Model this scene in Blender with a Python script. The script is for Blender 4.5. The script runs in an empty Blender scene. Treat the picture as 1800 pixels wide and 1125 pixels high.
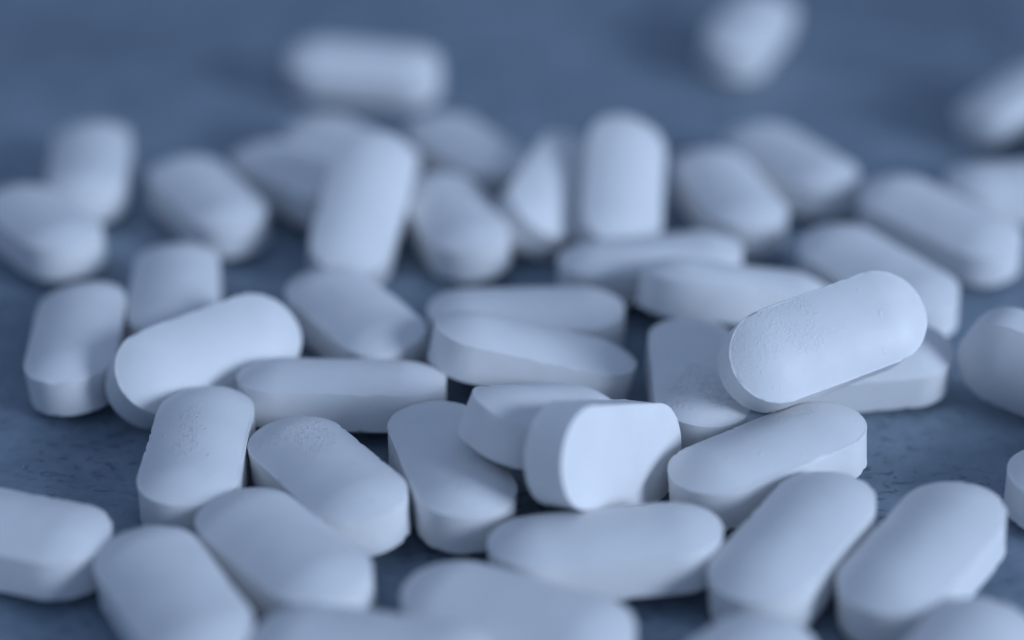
import bpy, bmesh, math, random
from mathutils import Matrix, Vector, noise

MM = 0.001
scene = bpy.context.scene

# ---------------------------------------------------------------- camera
PITCH = math.radians(29.19)
DIST = 195.36 * MM
cam_data = bpy.data.cameras.new("camera")
cam = bpy.data.objects.new("camera", cam_data)
scene.collection.objects.link(cam)
cam.location = (0.0, -DIST * math.cos(PITCH), DIST * math.sin(PITCH))
cam.rotation_euler = (math.pi / 2 - PITCH, 0.0, 0.0)
cam_data.sensor_width = 36.0
cam_data.lens = 36.0 * 3623.0 / 1800.0
cam_data.clip_start = 0.01
cam_data.clip_end = 20.0
cam_data.dof.use_dof = True
cam_data.dof.focus_distance = 0.1690
cam_data.dof.aperture_fstop = 7.8
cam_data.dof.aperture_blades = 0
scene.camera = cam

# ---------------------------------------------------------------- light
world = bpy.data.worlds.new("World")
scene.world = world
world.use_nodes = True
bg = world.node_tree.nodes["Background"]
bg.inputs["Color"].default_value = (0.41, 0.583, 0.94, 1.0)
bg.inputs["Strength"].default_value = 0.405

def area(name, direction, dist, size, power, color, spread):
    d = bpy.data.lights.new(name, 'AREA')
    d.shape = 'DISK'
    d.size = size
    d.energy = power
    d.color = color
    d.spread = math.radians(spread)
    o = bpy.data.objects.new(name, d)
    scene.collection.objects.link(o)
    v = Vector(direction).normalized()
    o.location = v * dist
    o.rotation_euler = v.to_track_quat('Z', 'Y').to_euler()
    return o

area("key_lamp", (0.79, -0.50, 0.34), 0.75, 0.27, 0.228, (0.628, 0.768, 1.0), 36)

scene.view_settings.view_transform = 'Standard'
scene.view_settings.look = 'None'
scene.view_settings.exposure = 0.0
scene.view_settings.gamma = 1.0

# ---------------------------------------------------------------- materials
def nodes(name):
    m = bpy.data.materials.new(name)
    m.use_nodes = True
    nt = m.node_tree
    return m, nt, nt.nodes["Principled BSDF"]

def ramp(nt, a, b, ca=(0, 0, 0, 1), cb=(1, 1, 1, 1)):
    r = nt.nodes.new('ShaderNodeValToRGB')
    r.color_ramp.elements[0].position = a
    r.color_ramp.elements[0].color = ca
    r.color_ramp.elements[1].position = b
    r.color_ramp.elements[1].color = cb
    return r

def math_node(nt, op, a=None, b=None):
    n = nt.nodes.new('ShaderNodeMath')
    n.operation = op
    for i, v in enumerate((a, b)):
        if v is None:
            continue
        if isinstance(v, (int, float)):
            n.inputs[i].default_value = v
        else:
            nt.links.new(v, n.inputs[i])
    return n.outputs[0]

def tablet_material():
    m, nt, p = nodes("white_tablet_coating")
    ln = nt.links.new
    p.inputs["Roughness"].default_value = 0.48
    p.inputs["Specular IOR Level"].default_value = 0.35
    p.inputs["Subsurface Weight"].default_value = 0.25
    p.inputs["Subsurface Radius"].default_value = (1.0, 0.9, 0.8)
    p.inputs["Subsurface Scale"].default_value = 0.0006
    tc = nt.nodes.new('ShaderNodeTexCoord')
    oi = nt.nodes.new('ShaderNodeObjectInfo')
    off = nt.nodes.new('ShaderNodeVectorMath'); off.operation = 'MULTIPLY_ADD'
    comb = nt.nodes.new('ShaderNodeCombineXYZ')
    for i in range(3):
        ln(oi.outputs["Random"], comb.inputs[i])
    ln(comb.outputs[0], off.inputs[0])
    off.inputs[1].default_value = (3.1, 1.7, 0.9)
    ln(tc.outputs["Object"], off.inputs[2])
    vec = off.outputs[0]
    at = nt.nodes.new('ShaderNodeAttribute')
    at.attribute_type = 'OBJECT'
    at.attribute_name = "scuff"
    scuff = at.outputs["Fac"]
    def tex(scale, detail=3.0, rough=0.55, dist=0.0):
        n = nt.nodes.new('ShaderNodeTexNoise')
        n.inputs["Scale"].default_value = scale
        n.inputs["Detail"].default_value = detail
        n.inputs["Roughness"].default_value = rough
        n.inputs["Distortion"].default_value = dist
        ln(vec, n.inputs["Vector"])
        return n.outputs["Fac"]
    # colour: chalk white, faint mottling
    cr = ramp(nt, 0.3, 0.7, (0.79, 0.79, 0.79, 1), (0.84, 0.84, 0.84, 1))
    ln(tex(260, 4), cr.inputs[0])
    ln(cr.outputs[0], p.inputs["Base Color"])
    rr = ramp(nt, 0.3, 0.7, (0.42, 0.42, 0.42, 1), (0.56, 0.56, 0.56, 1))
    ln(tex(900, 2), rr.inputs[0])
    ln(rr.outputs[0], p.inputs["Roughness"])
    # relief: very fine grain, soft waviness, flaky scuffs in patches
    # where this tablet is rubbed: an oval on its face, set per object in millimetres
    def prop(key):
        n = nt.nodes.new('ShaderNodeAttribute')
        n.attribute_type = 'OBJECT'
        n.attribute_name = key
        return n.outputs["Fac"]
    sep = nt.nodes.new('ShaderNodeSeparateXYZ')
    ln(tc.outputs["Object"], sep.inputs[0])
    terms = []
    for i, (c, w) in enumerate((("wear_x", "wear_w"), ("wear_y", "wear_h"))):
        d = math_node(nt, 'SUBTRACT', math_node(nt, 'MULTIPLY', sep.outputs[i], 1000.0), prop(c))
        d = math_node(nt, 'DIVIDE', d, prop(w))
        terms.append(math_node(nt, 'MULTIPLY', d, d))
    oval = math_node(nt, 'SUBTRACT', 1.0, math_node(nt, 'ADD', terms[0], terms[1]))
    oval = math_node(nt, 'ADD', oval, math_node(nt, 'MULTIPLY', math_node(nt, 'SUBTRACT', tex(420, 3, 0.6), 0.5), 3.0))
    patch = ramp(nt, 0.1, 0.75)
    ln(oval, patch.inputs[0])
    flake = ramp(nt, 0.50, 0.66)
    ln(tex(3000, 3, 0.65, 0.5), flake.inputs[0])
    fl = math_node(nt, 'MULTIPLY', patch.outputs[0], flake.outputs[0])
    fl = math_node(nt, 'MULTIPLY', math_node(nt, 'MULTIPLY', fl, scuff), 1.5)
    # a few short scratches and single grains standing proud anywhere
    grain = ramp(nt, 0.72, 0.77)
    ln(tex(1300, 1, 0.5, 0.8), grain.inputs[0])
    gr = math_node(nt, 'MULTIPLY', grain.outputs[0], math_node(nt, 'ADD', math_node(nt, 'MULTIPLY', scuff, 0.7), 0.25))
    fine = math_node(nt, 'MULTIPLY', tex(3800, 3, 0.65), 0.10)
    soft = math_node(nt, 'MULTIPLY', tex(500, 3, 0.6), 0.25)
    h = math_node(nt, 'ADD', fine, soft)
    h = math_node(nt, 'ADD', h, fl)
    h = math_node(nt, 'ADD', h, gr)
    b = nt.nodes.new('ShaderNodeBump')
    b.inputs["Strength"].default_value = 0.6
    b.inputs["Distance"].default_value = 0.00007
    ln(h, b.inputs["Height"])
    ln(b.outputs[0], p.inputs["Normal"])
    return m

def table_material():
    m, nt, p = nodes("worn_grey_table")
    ln = nt.links.new
    tc = nt.nodes.new('ShaderNodeTexCoord')
    vec = tc.outputs["Object"]
    def mapped(rot, sc):
        mp = nt.nodes.new('ShaderNodeMapping')
        mp.inputs["Rotation"].default_value = (0, 0, rot)
        mp.inputs["Scale"].default_value = sc
        ln(vec, mp.inputs[0])
        return mp.outputs[0]
    def tex(scale, detail=3.0, rough=0.55, dist=0.0, v=None):
        n = nt.nodes.new('ShaderNodeTexNoise')
        n.inputs["Scale"].default_value = scale
        n.inputs["Detail"].default_value = detail
        n.inputs["Roughness"].default_value = rough
        n.inputs["Distortion"].default_value = dist
        ln(v or vec, n.inputs["Vector"])
        return n.outputs["Fac"]
    base = ramp(nt, 0.34, 0.66, (0.125, 0.172, 0.235, 1), (0.30, 0.375, 0.45, 1))
    big = math_node(nt, 'MULTIPLY', tex(20, 2), 0.50)
    mid = math_node(nt, 'MULTIPLY', tex(170, 6, 0.72), 0.50)
    ln(math_node(nt, 'ADD', big, mid), base.inputs[0])
    # pits: short nicks lying roughly one way, denser in patches, over a fine speckle
    nick_v = mapped(0.35, (1.0, 1.9, 1.0))
    pit = ramp(nt, 0.56, 0.65)
    ln(tex(720, 3, 0.5, 0.5, nick_v), pit.inputs[0])
    dens = ramp(nt, 0.34, 0.54)
    ln(tex(110, 2), dens.inputs[0])
    pits = math_node(nt, 'MULTIPLY', pit.outputs[0], dens.outputs[0])
    speck = ramp(nt, 0.60, 0.72)
    ln(tex(2400, 2), speck.inputs[0])
    tint = math_node(nt, 'MULTIPLY', math_node(nt, 'ADD', pits, math_node(nt, 'MULTIPLY', speck.outputs[0], 0.45)), 0.6)
    mix = nt.nodes.new('ShaderNodeMix'); mix.data_type = 'RGBA'
    ln(tint, mix.inputs[0])
    ln(base.outputs[0], mix.inputs[6])
    mix.inputs[7].default_value = (0.07, 0.10, 0.15, 1)
    ln(mix.outputs[2], p.inputs["Base Color"])
    p.inputs["Roughness"].default_value = 0.5
    p.inputs["Specular IOR Level"].default_value = 0.4
    h = math_node(nt, 'MULTIPLY', pits, -1.0)
    h = math_node(nt, 'ADD', h, math_node(nt, 'MULTIPLY', tex(1500, 4, 0.6), 0.35))
    b = nt.nodes.new('ShaderNodeBump')
    b.inputs["Strength"].default_value = 0.55
    b.inputs["Distance"].default_value = 0.00011
    ln(h, b.inputs["Height"])
    ln(b.outputs[0], p.inputs["Normal"])
    return m

# ---------------------------------------------------------------- table
def build_table():
    bm = bmesh.new()
    bmesh.ops.create_cube(bm, size=1.0)
    bmesh.ops.scale(bm, vec=(2.4, 2.4, 0.03), verts=bm.verts)
    bmesh.ops.translate(bm, vec=(0, 0.3, -0.015), verts=bm.verts)
    bmesh.ops.bevel(bm, geom=bm.edges[:], offset=0.003, segments=2, affect='EDGES')
    me = bpy.data.meshes.new("table_top")
    bm.to_mesh(me); bm.free()
    me.materials.append(table_material())
    o = bpy.data.objects.new("table_top", me)
    o["kind"] = "structure"
    o["label"] = "dark blue grey table top with small pits and mottled wear"
    scene.collection.objects.link(o)

build_table()

# ---------------------------------------------------------------- tablets
LEN, WID, BAND, CAP = 18.0, 8.05, 1.66, 1.2        # mm: length, width, half band height, cap rise
RAD = WID / 2
HALF = LEN / 2 - RAD
REST = BAND + CAP

ENDS, SIDES = 34, 26

def outline(t, ends=ENDS, sides=SIDES):
    """points of the stadium inset by t (0 = rim, 1 = the axis), with outward directions"""
    r = RAD * (1 - t)
    pts = []
    for k in range(ends):
        a = -math.pi / 2 + math.pi * k / ends
        pts.append((HALF + r * math.cos(a), r * math.sin(a), math.cos(a), math.sin(a)))
    for k in range(sides):
        pts.append((HALF - 2 * HALF * k / sides, r, 0.0, 1.0))
    for k in range(ends):
        a = math.pi / 2 + math.pi * k / ends
        pts.append((-HALF + r * math.cos(a), r * math.sin(a), math.cos(a), math.sin(a)))
    for k in range(sides):
        pts.append((-HALF + 2 * HALF * k / sides, -r, 0.0, -1.0))
    return pts

def cap_z(t):
    return BAND + CAP * (1 - (1 - t) ** 2)

def axis_weld(bm, ring):
    """the innermost row runs there and back along the axis: join the two runs and the fans at its ends"""
    ends, sides = ENDS, SIDES
    n = len(ring)
    pairs = {}
    for k in range(1, ends):
        pairs[ring[k]] = ring[0]
        pairs[ring[ends + sides + k]] = ring[ends + sides]
    for k in range(sides + 1):
        a = ring[(ends + k) % n]
        b = ring[(n - k) % n]
        while a in pairs: a = pairs[a]
        while b in pairs: b = pairs[b]
        if a is not b:
            pairs[a] = b
    flat = {}
    for v in pairs:
        w = v
        while w in pairs: w = pairs[w]
        flat[v] = w
    bmesh.ops.weld_verts(bm, targetmap=flat)

def tablet_mesh(seed, top=1.0, ends=ENDS, sides=SIDES):
    rnd = random.Random(seed)
    so = Vector((rnd.uniform(-50, 50), rnd.uniform(-50, 50), rnd.uniform(-50, 50)))
    # profile rows from the middle of the top cap over the rim and band to the bottom: (inset t, z, lip)
    caps = [1.0, 0.93, 0.84, 0.74, 0.63, 0.52, 0.41, 0.31, 0.22, 0.14, 0.09, 0.06, 0.045]
    rows = [(t, cap_z(t), 0.0) for t in caps]
    rows += [(0.036, cap_z(0.036), 0.0), (0.026, cap_z(0.026), 0.7), (0.012, cap_z(0.012), 1.0),
             (0.002, BAND - 0.005, 1.0), (0.0, BAND - 0.07, 0.6), (0.0, BAND - 0.13, 0.0), (0.0, BAND - 0.18, 0.0)]
    rows += [(0.0, BAND * 0.55, 0.0), (0.0, 0.0, 0.0)]
    rows += [(t, -z, l) for t, z, l in reversed(rows[:-1])]
    bm = bmesh.new()
    grid = []
    for t, z, lip in rows:
        ring = []
        for x, y, nx, ny in outline(t, ends, sides):
            q = Vector((x, y, z))
            wob = noise.noise(q * 0.22 + so) * (0.05 if top == 1.0 else 0.015)                 # slight unevenness of the pressing
            chip = noise.noise(q * 1.5 + so)                        # worn, nicked rim
            burr = 0.034 + 0.022 * noise.noise(q * 0.9 + so) + 0.018 * noise.noise(q * 4.0 + so)
            nick = max(0.0, min(1.0, (-0.30 - chip) * 5)) * (1.0 if top == 1.0 else 0.0)
            push = lip * (burr * (1 - nick) - 0.05 * nick)
            zz = z + (0.03 * top * noise.noise(q * 0.35 - so) if t > 0 else 0.0)
            sg = 1 if z > 0 else -1
            if z > BAND:
                zz = BAND + (zz - BAND) * top
            ring.append(bm.verts.new(((x + nx * (push + wob)) * MM, (y + ny * (push + wob)) * MM,
                                      (zz + sg * lip * push * 0.9) * MM)))
        grid.append(ring)
    n = len(grid[0])
    for a, b in zip(grid, grid[1:]):
        for k in range(n):
            bm.faces.new((a[k], b[k], b[(k + 1) % n], a[(k + 1) % n]))
    # the first and last rows are folded flat on the axis of the cap: weld them shut
    for ring in (grid[0], grid[-1]):
        axis_weld(bm, ring)
    bmesh.ops.recalc_face_normals(bm, faces=bm.faces[:])
    me = bpy.data.meshes.new("tablet")
    bm.to_mesh(me); bm.free()
    for p in me.polygons:
        p.use_smooth = True
    return me

COAT = tablet_material()
MESHES = []
for s in range(10):
    me = tablet_mesh(s * 7 + 3)
    me.materials.append(COAT)
    MESHES.append(me)

# one whole tablet, its upper cap flattened to mimic an overexposed, evenly bright face
FLAT = tablet_mesh(5, 0.12)
FLAT.materials.append(COAT)

# x, y of the centre (mm); heading, tilt, roll (radians); lift off the table (mm); wear (strength, oval x, y, half length, half width); label
TABLETS = [
    (25.9059, -21.3425, 0.4040, 0.1473, 0.7902, 5.0902, (0.38, -5, 1.6, 6.5, 3.4), 'sharpest pill in focus, lying tilted on top of others, with a scuffed rim'),
    (-39.2951, -39.8521, -0.3093, -0.0005, 0.0050, -0.0084, (0.8, 2, 2.6, 5, 1), 'pill cut off by the left edge low down, its right end pointing at us'),
    (-24.7536, -48.8510, -1.0592, 0.0175, 0.0587, -0.0032, (0.25, 5.4, -1.0, 1.9, 2.0), 'pill at the bottom left corner, slanting away from the half visible left-edge pill'),
    (-17.2606, -43.2305, -0.9141, 0.0507, 0.0301, 0.0688, (0.25, -4.9, 0.8, 4.0, 1.3), 'pill in the lower left front between two parallel slanting pills, its near end brightly lit'),
    (-14.7692, -32.6903, -0.9939, 0.0546, 0.0360, -0.0073, (1.0, -4, 0.4, 4.4, 2.8), 'pill with a pitted, scratched top, slanting down right in the lower left cluster'),
    (-25.6862, -28.7386, -1.5814, -0.0002, -0.0014, -0.0547, (1.1, 0.3, -0.6, 4.6, 1.3), 'short-looking pill seen end-on with a streak of bright scuffs down its top, lower left cluster'),
    (-4.9553, -30.9203, -1.3078, 0.0183, -0.0064, -0.0026, (0.6, 4, 0, 4, 2), 'pill with another pill resting across its far right side, left of the brightly lit one'),
    (2.8274, -27.2862, 0.8989, -0.4102, 0.1560, 0.1160, (0.25, 3.1, -0.7, 3.6, 1.1), 'pill propped up and half hidden behind the brightly lit pill that stands on its side'),
    (7.4484, -33.0211, 0.8981, -0.4284, 1.3332, -0.0068, (0.25, -3.5, 0.2, 2.0, 1.7), 'brightest pill, standing on its side with a flat glowing white face turned to the right'),
    (20.8775, -29.8855, 0.5424, 0.0608, -0.0656, 0.0854, (0.7, 3, 1.8, 5, 1.6), 'crisp pill with sharp rim and bright right band, just below the topmost stacked pill'),
    (7.1805, -41.9644, 0.1145, 0.0322, -0.0851, -0.0072, (0.25, -4.0, 0.1, 2.1, 1.8), 'long pill lying crosswise in front of the brightest pill, its side band toward us'),
    (21.4745, -42.0003, 0.9715, 0.0580, -0.0731, 0.0269, (0.25, -0.3, 1.1, 3.6, 1.2), 'pill slanting up right near the bottom, left twin of the one at lower right'),
    (31.0527, -43.4596, 0.9318, 0.0660, -0.0670, 0.0112, (0.25, -1.8, 1.9, 2.4, 2.0), 'pill at lower right with a brightly lit right side band, touching its parallel neighbour'),
    (48.1746, -31.2950, 0.3999, 0.0352, 0.0063, 0.0012, (0.25, -1.5, 0.7, 3.0, 1.4), 'narrow sliver of a pill cut off by the right edge beside bare table'),
    (29.7785, -13.9909, 0.1258, 0.0149, 0.1790, 0.0004, (0.25, -3.9, 1.0, 3.0, 2.2), 'pill lying beneath the tilted in-focus pill, only its right half showing'),
    (15.9796, -17.0997, -1.5712, -0.0139, -0.0581, -0.0018, (1.8, 4.6, 0.2, 3.4, 3.8), 'end-on pill with a chipped and flaky front end, left of the tilted in-focus pill'),
    (47.2748, -18.6970, -0.5436, -0.1201, 1.6297, 0.0045, (0.25, 5.7, 1.7, 3.9, 1.4), 'pill at the right edge standing on its side, dark broad face toward us'),
    (1.7290, -14.3905, -0.0527, -0.2130, -0.1287, -0.0051, (0.25, 2.2, -0.8, 3.6, 1.4), 'tilted pill in the middle with wide left band, leaning in front of a level one'),
    (1.2896, -6.0245, 0.0230, 0.0022, 0.0041, -0.0007, (0.25, -1.6, 0.0, 2.3, 1.2), 'level pill lying crosswise in the middle, partly covered by the tilted pill before it'),
    (-14.6536, -18.6203, -0.0261, -0.0128, -0.1664, -0.0152, (0.25, 5.1, -1.5, 3.0, 1.4), 'long pill lying crosswise left of the middle, its shaded side band facing us'),
    (-26.9764, -14.2770, 0.6946, 0.0000, 0.7077, -0.0307, (0.25, 1.3, 0.7, 2.3, 1.4), 'bright pill tilted to face us on the left, with soft shadows across its lower edge'),
    (-38.8577, -10.0662, -1.4912, -0.0094, 0.0752, -0.0157, (0.25, 1.1, 0.7, 3.7, 2.3), 'pill on the far left seen end-on, half of it shaded by the bright tilted pill'),
    (-31.3810, -1.8391, -1.4751, 0.0131, -0.0012, 0.0057, (0.25, -2.5, -1.8, 2.8, 2.3), 'short-looking blurred pill seen end-on, just behind the bright tilted pill on the left'),
    (-46.7688, 12.4258, -0.9373, 0.0525, -0.0141, -0.0023, (0.25, -6.0, -1.4, 2.2, 2.2), 'blurred pill cut off by the left edge at mid height, its right end lit'),
    (-44.4407, 26.9493, -1.4566, -0.0046, -0.0047, -0.0044, (0.25, 5.5, 0.3, 3.5, 1.7), 'blurred pill far back left, seen end-on behind the pill cut by the left edge'),
    (-31.0435, 18.7325, -1.0370, -0.0111, -0.0025, -0.0014, (0.25, -5.8, 0.9, 3.9, 2.0), 'blurred pill on the back left, slanting down right with a bright lower right end'),
    (-22.1490, 23.6945, -0.8461, 0.0349, -0.0112, -0.0009, (0.25, -0.7, 0.6, 2.2, 2.1), 'dull blurred pill in shade, behind and left of the tall leaning bright pill'),
    (-17.2001, 30.4626, -0.8283, 0.0079, 0.0095, 0.0002, (0.25, 1.5, 0.7, 2.3, 1.9), 'blurred pale pill at the back, peeking over the dull shaded pill'),
    (-14.7420, 12.1075, 1.3650, 0.4458, 0.2022, -0.0017, (0.25, 5.7, -1.3, 2.5, 1.3), 'tall bright leaning pill in the back left centre, raised toward its far end'),
    (-14.2844, -6.2575, -1.0084, 0.0198, 0.0574, -0.0019, (0.25, -1.6, -0.9, 2.6, 1.1), 'pill lying at the foot of the tall leaning pill, slanting down right, right tip shaded'),
    (-5.8629, 14.2866, -1.2277, -0.0009, 0.0760, -0.0025, (0.25, -2.3, 0.8, 2.5, 1.6), 'blurred pill slanting toward us between the tall leaning pill and the wedge-like one'),
    (-4.6670, 30.3807, -0.9869, 0.0006, -0.0022, -0.0029, (0.25, 2.7, -1.0, 3.9, 1.2), 'flat dim blurred pill at the back, just right of the tall leaning pill'),
    (4.0720, 19.3770, 1.2427, 0.0714, 0.5767, 0.0000, (0.25, 5.3, 1.1, 3.2, 2.2), 'wedge-like bright pill leaning on its side, showing a bright half-moon face at the back centre'),
    (10.9182, 17.2307, 1.4856, 0.3856, 0.2914, -0.0066, (0.25, 5.0, 1.2, 3.1, 2.2), 'bright blurred pill seen end-on, looking upright with a rounded top, in the back centre'),
    (22.1772, 19.3921, -1.2998, -0.0359, 0.0003, -0.0044, (0.25, -3.5, -0.4, 2.4, 1.4), 'blurred pill directly right of the upright-looking one, bright at its lower right corner'),
    (29.4018, 27.5742, -1.0473, 0.0046, 0.0359, 0.0003, (0.25, 0.5, 1.0, 2.2, 2.0), 'blurred pill at the back right with a pointed bright right corner, behind another slanting pill'),
    (13.3051, 4.7865, 0.2050, 0.0108, -0.0634, -0.0151, (0.25, -4.9, 1.8, 2.4, 1.6), 'long thin-looking pill lying crosswise at the foot of the upright-looking pill'),
    (20.5973, -2.3677, 0.0991, -0.1720, -0.2246, 0.0153, (0.25, -4.2, -1.2, 1.6, 1.9), 'long pill lying crosswise behind the topmost stacked pill, its left end showing'),
    (34.6045, 1.9203, -0.9451, -0.0366, 0.1059, 0.0042, (0.25, -0.5, -1.6, 2.9, 1.7), 'pill slanting down right directly behind the tilted in-focus pill, with a bright right end'),
    (42.4265, 12.8235, -0.8347, -0.0600, 0.1089, 0.0080, (0.25, -5.9, -1.2, 2.2, 1.4), 'large soft-edged pill on the right, behind the slanting one, with a bright rounded right end'),
    (53.6219, 21.8942, 0.0955, 0.0208, 0.0007, -0.0024, (0.25, -2.1, -1.7, 3.3, 2.2), 'dim blurred pill on the right edge behind the large soft-edged pill'),
    (56.7904, 44.4749, 0.8873, 0.0440, -0.2922, -0.0002, (0.25, 3.3, 1.5, 2.1, 1.9), 'blurred pill cut off by the right edge near the top, tilted with shade under it'),
    (28.7870, 65.1318, -1.9933, -0.0600, -0.1907, 0.0044, (0.25, 2.4, -0.6, 3.5, 1.1), 'lone blurred pill cut off by the top edge, right of the centre'),
    (-17.2084, 53.3547, -0.1205, -0.0452, 0.2360, 0.0222, (0.25, -3.7, 0.0, 1.9, 2.4), 'lone blurred pill lying crosswise far back on the bare table, bright at its right end'),
    (-9.7405, -56.4159, -0.2810, 0.0580, 0.1076, 0.3164, (0.25, 4.6, 1.3, 2.0, 2.3), 'blurred pill cut off by the bottom edge, left of the centre in the foreground'),
    (0.3746, -51.2667, -0.4725, 0.0394, 0.0150, -0.0066, (0.25, -2.4, -1.8, 2.5, 1.7), 'blurred foreground pill at the bottom centre, in front of the long crosswise pill'),
    (14.0829, -59.0170, -2.3058, 0.0261, 0.0078, 0.0018, (0.25, -5.3, -1.0, 1.5, 1.1), 'small blurred pill top poking up at the bottom edge, right of the centre'),
    (30.4655, -57.7915, -2.1717, -0.0093, 0.0053, 0.0014, (0.25, 5.1, -1.4, 1.6, 1.0), 'blurred pill at the bottom right corner, shaded, in front of the lower right pill'),
    (66.5000, 35.5000, 0.1500, 0.0000, 0.0000, 0.0000, (0.25, 3.9, -1.1, 2.8, 2.0), 'faint sliver of a blurred pill at the right edge, between two larger blurred pills'),]

def pose(heading, tilt, roll):
    return (Matrix.Rotation(heading, 3, 'Z') @ Matrix.Rotation(-tilt, 3, 'Y') @ Matrix.Rotation(roll, 3, 'X'))

def lowest(rot):
    lo = 0.0
    for t in (0.0, 0.15, 0.4, 0.7):
        z = cap_z(t)
        for x, y, nx, ny in outline(t, 12, 2):
            for s in (-1, 1):
                lo = min(lo, (rot @ Vector((x, y, s * z))).z)
    lo = min(lo, (rot @ Vector((HALF, 0, -REST))).z, (rot @ Vector((-HALF, 0, -REST))).z)
    return -lo

for i, (x, y, heading, tilt, roll, lift, wear, label) in enumerate(TABLETS):
    rot = pose(heading, tilt, roll)
    o = bpy.data.objects.new("tablet", FLAT if label.startswith("brightest") else MESHES[i % len(MESHES)])
    o.matrix_world = Matrix.Translation(Vector((x, y, lowest(rot) + max(lift, 0.0) + 0.02)) * MM) @ rot.to_4x4()
    o["label"] = label
    o["category"] = "pill"
    o["group"] = "white oblong pills scattered on the table"
    for key, v in zip(("scuff", "wear_x", "wear_y", "wear_w", "wear_h"), wear):
        o[key] = float(v)
    scene.collection.objects.link(o)

# ---------------------------------------------------------------- dust
def build_dust():
    """tiny crumbs rubbed off the tablets, lying on the table"""
    rnd = random.Random(11)
    bm = bmesh.new()
    for k in range(130):
        x, y = rnd.uniform(-52, 58), rnd.uniform(-58, 30)
        r = rnd.choice((0.04, 0.05, 0.06, 0.08, 0.11))
        mat = Matrix.Translation(Vector((x, y, r * 0.5)) * MM) @ Matrix.Rotation(rnd.uniform(0, 6.28), 4, 'Z')
        res = bmesh.ops.create_icosphere(bm, subdivisions=1, radius=r * MM, matrix=mat)
        for v in res["verts"]:
            v.co += Vector((rnd.uniform(-1, 1), rnd.uniform(-1, 1), rnd.uniform(-0.6, 0.6))) * r * 0.35 * MM
    me = bpy.data.meshes.new("tablet_dust")
    bm.to_mesh(me); bm.free()
    me.materials.append(COAT)
    o = bpy.data.objects.new("tablet_dust", me)
    o["kind"] = "stuff"
    o["label"] = "tiny white crumbs of pill dust strewn on the table"
    o["category"] = "dust"
    for key, v in zip(("scuff", "wear_x", "wear_y", "wear_w", "wear_h"), (0, 0, 0, 3, 3)):
        o[key] = float(v)
    scene.collection.objects.link(o)

build_dust()
